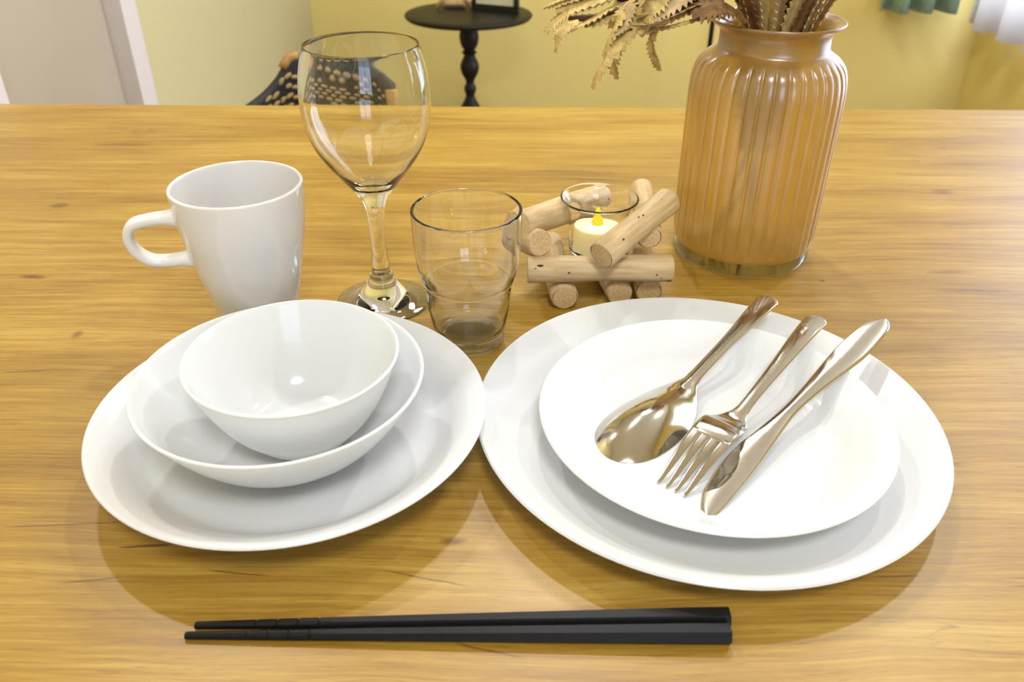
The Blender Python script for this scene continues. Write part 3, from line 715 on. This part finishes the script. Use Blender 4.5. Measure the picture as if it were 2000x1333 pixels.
obj('stand', box(fwid / 2 - .02, fwid / 2 + .02, .016, .07, 0, .006), M['frame'], fr_, False)
oa = onz(853, 17, SZ)
on = root('wooden_ornament', 'little pale wooden stick ornament beside the black picture frame', 'ornament', (oa.x, oa.y, SZ + .001))
for (p, q, r) in [((0, 0, .006), (.075, .015, .075), .0065), ((.12, .01, .006), (.05, .012, .08), .0065), ((.018, .03, .0055), (.10, .03, .0055), .0055)]:
    obj('stick', tube([p, q], r, 10), M['pale_wood'], on)
obj('shelf', box(.03, .098, .005, .035, .011, .022, bevel=.002), M['pale_wood'], on, False)

# ------------------------------------------------------------------ woven chair on the far side of the table
ch = root('woven_chair', 'black and tan woven chair drawn up to the far side of the table', 'chair', (-.33, 1.36, 0))
ztop = smoothtab([(0, .604), (.024, .618), (.047, .641), (.060, .664), (.072, .675), (.092, .672), (.142, .658), (.207, .655), (.255, .653), (.267, .650)])
def shell(u, v):
    """u 0..1 left to right, v 0..1 bottom to top"""
    x = .267 * u; zt_ = lerp(ztop, x)
    y = .13 - .10 * abs(2 * u - 1) ** 2.2 + .03 * v
    return Vector((x - .137, y, .44 + (zt_ - .44) * v))
bm = bmesh.new(); rows = [[bm.verts.new(shell(i / 40, j / 16)) for j in range(17)] for i in range(41)]
for A, B in zip(rows, rows[1:]):
    for j in range(16): bm.faces.new((A[j], A[j + 1], B[j + 1], B[j]))
o = obj('backrest', bm, M['chair_black'], ch); md = o.modifiers.new('thickness', 'SOLIDIFY'); md.thickness = .014; md.offset = 0
dash = None
for j in range(9):
    for i in range(12):
        u = (i + .5 + (.5 if j % 2 else 0)) / 12.5; v = .62 + j * .037
        if u > .97 or u < .06: continue
        p = shell(u, v); q = shell(min(1, u + .02), v)
        if p.z < .52 or v > .93 or random.random() < .18: continue
        if dash is None:
            db = lathe(refine([(0, -.0085), (.0030, -.006), (.0042, 0), (.0030, .006), (0, .0085)], 2), 8)
            me = bpy.data.meshes.new('strand'); db.to_mesh(me); db.free(); me.materials.append(M['chair_tan']); dash = me
        ob = bpy.data.objects.new('strand', dash); link(ob, ch)
        ob.location = p + Vector((0, -.0085, 0)); ob.rotation_euler = (q - p).to_track_quat('Z', 'Y').to_euler()
        ob.scale = (1, 1, random.uniform(.8, 1.2))
obj('top_wrap', tube([shell(.21 + .015 * i, 1.0) + Vector((0, 0, -.004)) for i in range(7)], .009, 10), M['chair_gold'], ch)
obj('post', tube([(.125, .05, 0), (.128, .045, .44), (.128, .05, .640)], .013, 10), M['chair_gold'], ch)
obj('post', tube([(-.135, .06, 0), (-.135, .050, .44), (-.125, .055, .585)], .013, 10), M['chair_black'], ch)
obj('leg', tube([(-.135, -.22, 0), (-.135, -.22, .42)], .013, 10), M['chair_black'], ch)
obj('leg', tube([(.130, -.22, 0), (.130, -.22, .42)], .013, 10), M['chair_black'], ch)
obj('seat', box(-.15, .145, -.24, .10, .415, .445, bevel=.008), M['chair_black'], ch)

# ------------------------------------------------------------------ curtains
def curtain(name, label, path, z0, z1, amp, waves, mat, group=None, hem=0.0):
    bm = bmesh.new(); P = [Vector(p) for p in path]; d = (P[1] - P[0]); n = 26 * waves; nrm = Vector((-d.y, d.x, 0)).normalized(); rows = []
    for i in range(n + 1):
        s_ = i / n; w = math.sin(2 * PI * waves * s_); w = math.copysign(abs(w) ** .6, w)
        row = []
        for j in range(13):
            z = z1 + (z0 - z1) * j / 12
            flare = 1 + .35 * (j / 12)
            p = P[0] + d * s_ + nrm * (amp * flare * w)
            row.append(bm.verts.new((p.x, p.y, z + (hem * w if j == 12 else 0))))
        rows.append(row)
    for A, B in zip(rows, rows[1:]):
        for j in range(12): bm.faces.new((A[j], A[j + 1], B[j + 1], B[j]))
    o = obj(name, bm, M[mat], None); md = o.modifiers.new('thickness', 'SOLIDIFY'); md.thickness = .003
    tag(o, label, 'curtain')
curtain('teal_curtain', 'teal curtain hanging on the back wall beside the white curtain', [(1.40, 3.315, 0), (1.68, 3.315, 0)], .425, 2.0, .035, 3, 'teal')
curtain('white_curtain', 'white curtain with broad pleats hanging on the right-hand wall', [(1.725, 3.28, 0), (1.725, 2.58, 0)], .392, 2.05, .030, 4, 'white_cloth')
cr_ = obj('curtain_rail', tube([(1.735, 3.38, 2.06), (1.735, 0.80, 2.06)], .012, 12), M['jamb'], None); tag(cr_, 'white rail along the right-hand wall above the window curtain', 'curtain rail')
cr2 = obj('curtain_rail', tube([(1.32, 3.33, 2.02), (1.72, 3.33, 2.02)], .010, 12), M['jamb'], None); tag(cr2, 'white rail on the back wall above the teal curtain', 'curtain rail')

# ------------------------------------------------------------------ floor lamp behind the vase
pl = at(1391, 50, 3.18)
fl_ = root('floor_lamp', 'floor lamp with a thin black pole standing behind the vase', 'lamp', (pl.x, pl.y, 0))
obj('base', lathe(refine([(0, 0), (.11, 0), (.115, .004), (.11, .012), (.02, .020), (0, .020)], 4), 48), M['black_wood'], fl_)
obj('pole', tube([(0, 0, .018), (0, 0, .80)], .009, 12), M['black_wood'], fl_)
obj('arm', tube(catmull([(0, 0, .80), (.10, 0, .90), (.25, 0, .92), (.36, 0, .86)], 16), .007, 10), M['black_wood'], fl_)
obj('lamp_shade', lathe([(.035, .86), (.10, .76), (.099, .7595), (.034, .858)], 40), M['lampshade'], fl_).location = (.36, 0, 0)
ll = bpy.data.lights.new('floor_lamp_bulb', 'POINT'); ll.energy = 1.2; ll.color = (1.0, 0.76, 0.26); ll.shadow_soft_size = .03
lo = bpy.data.objects.new('floor_lamp_bulb', ll); COL.objects.link(lo); lo.location = (pl.x + .36, pl.y, .775)
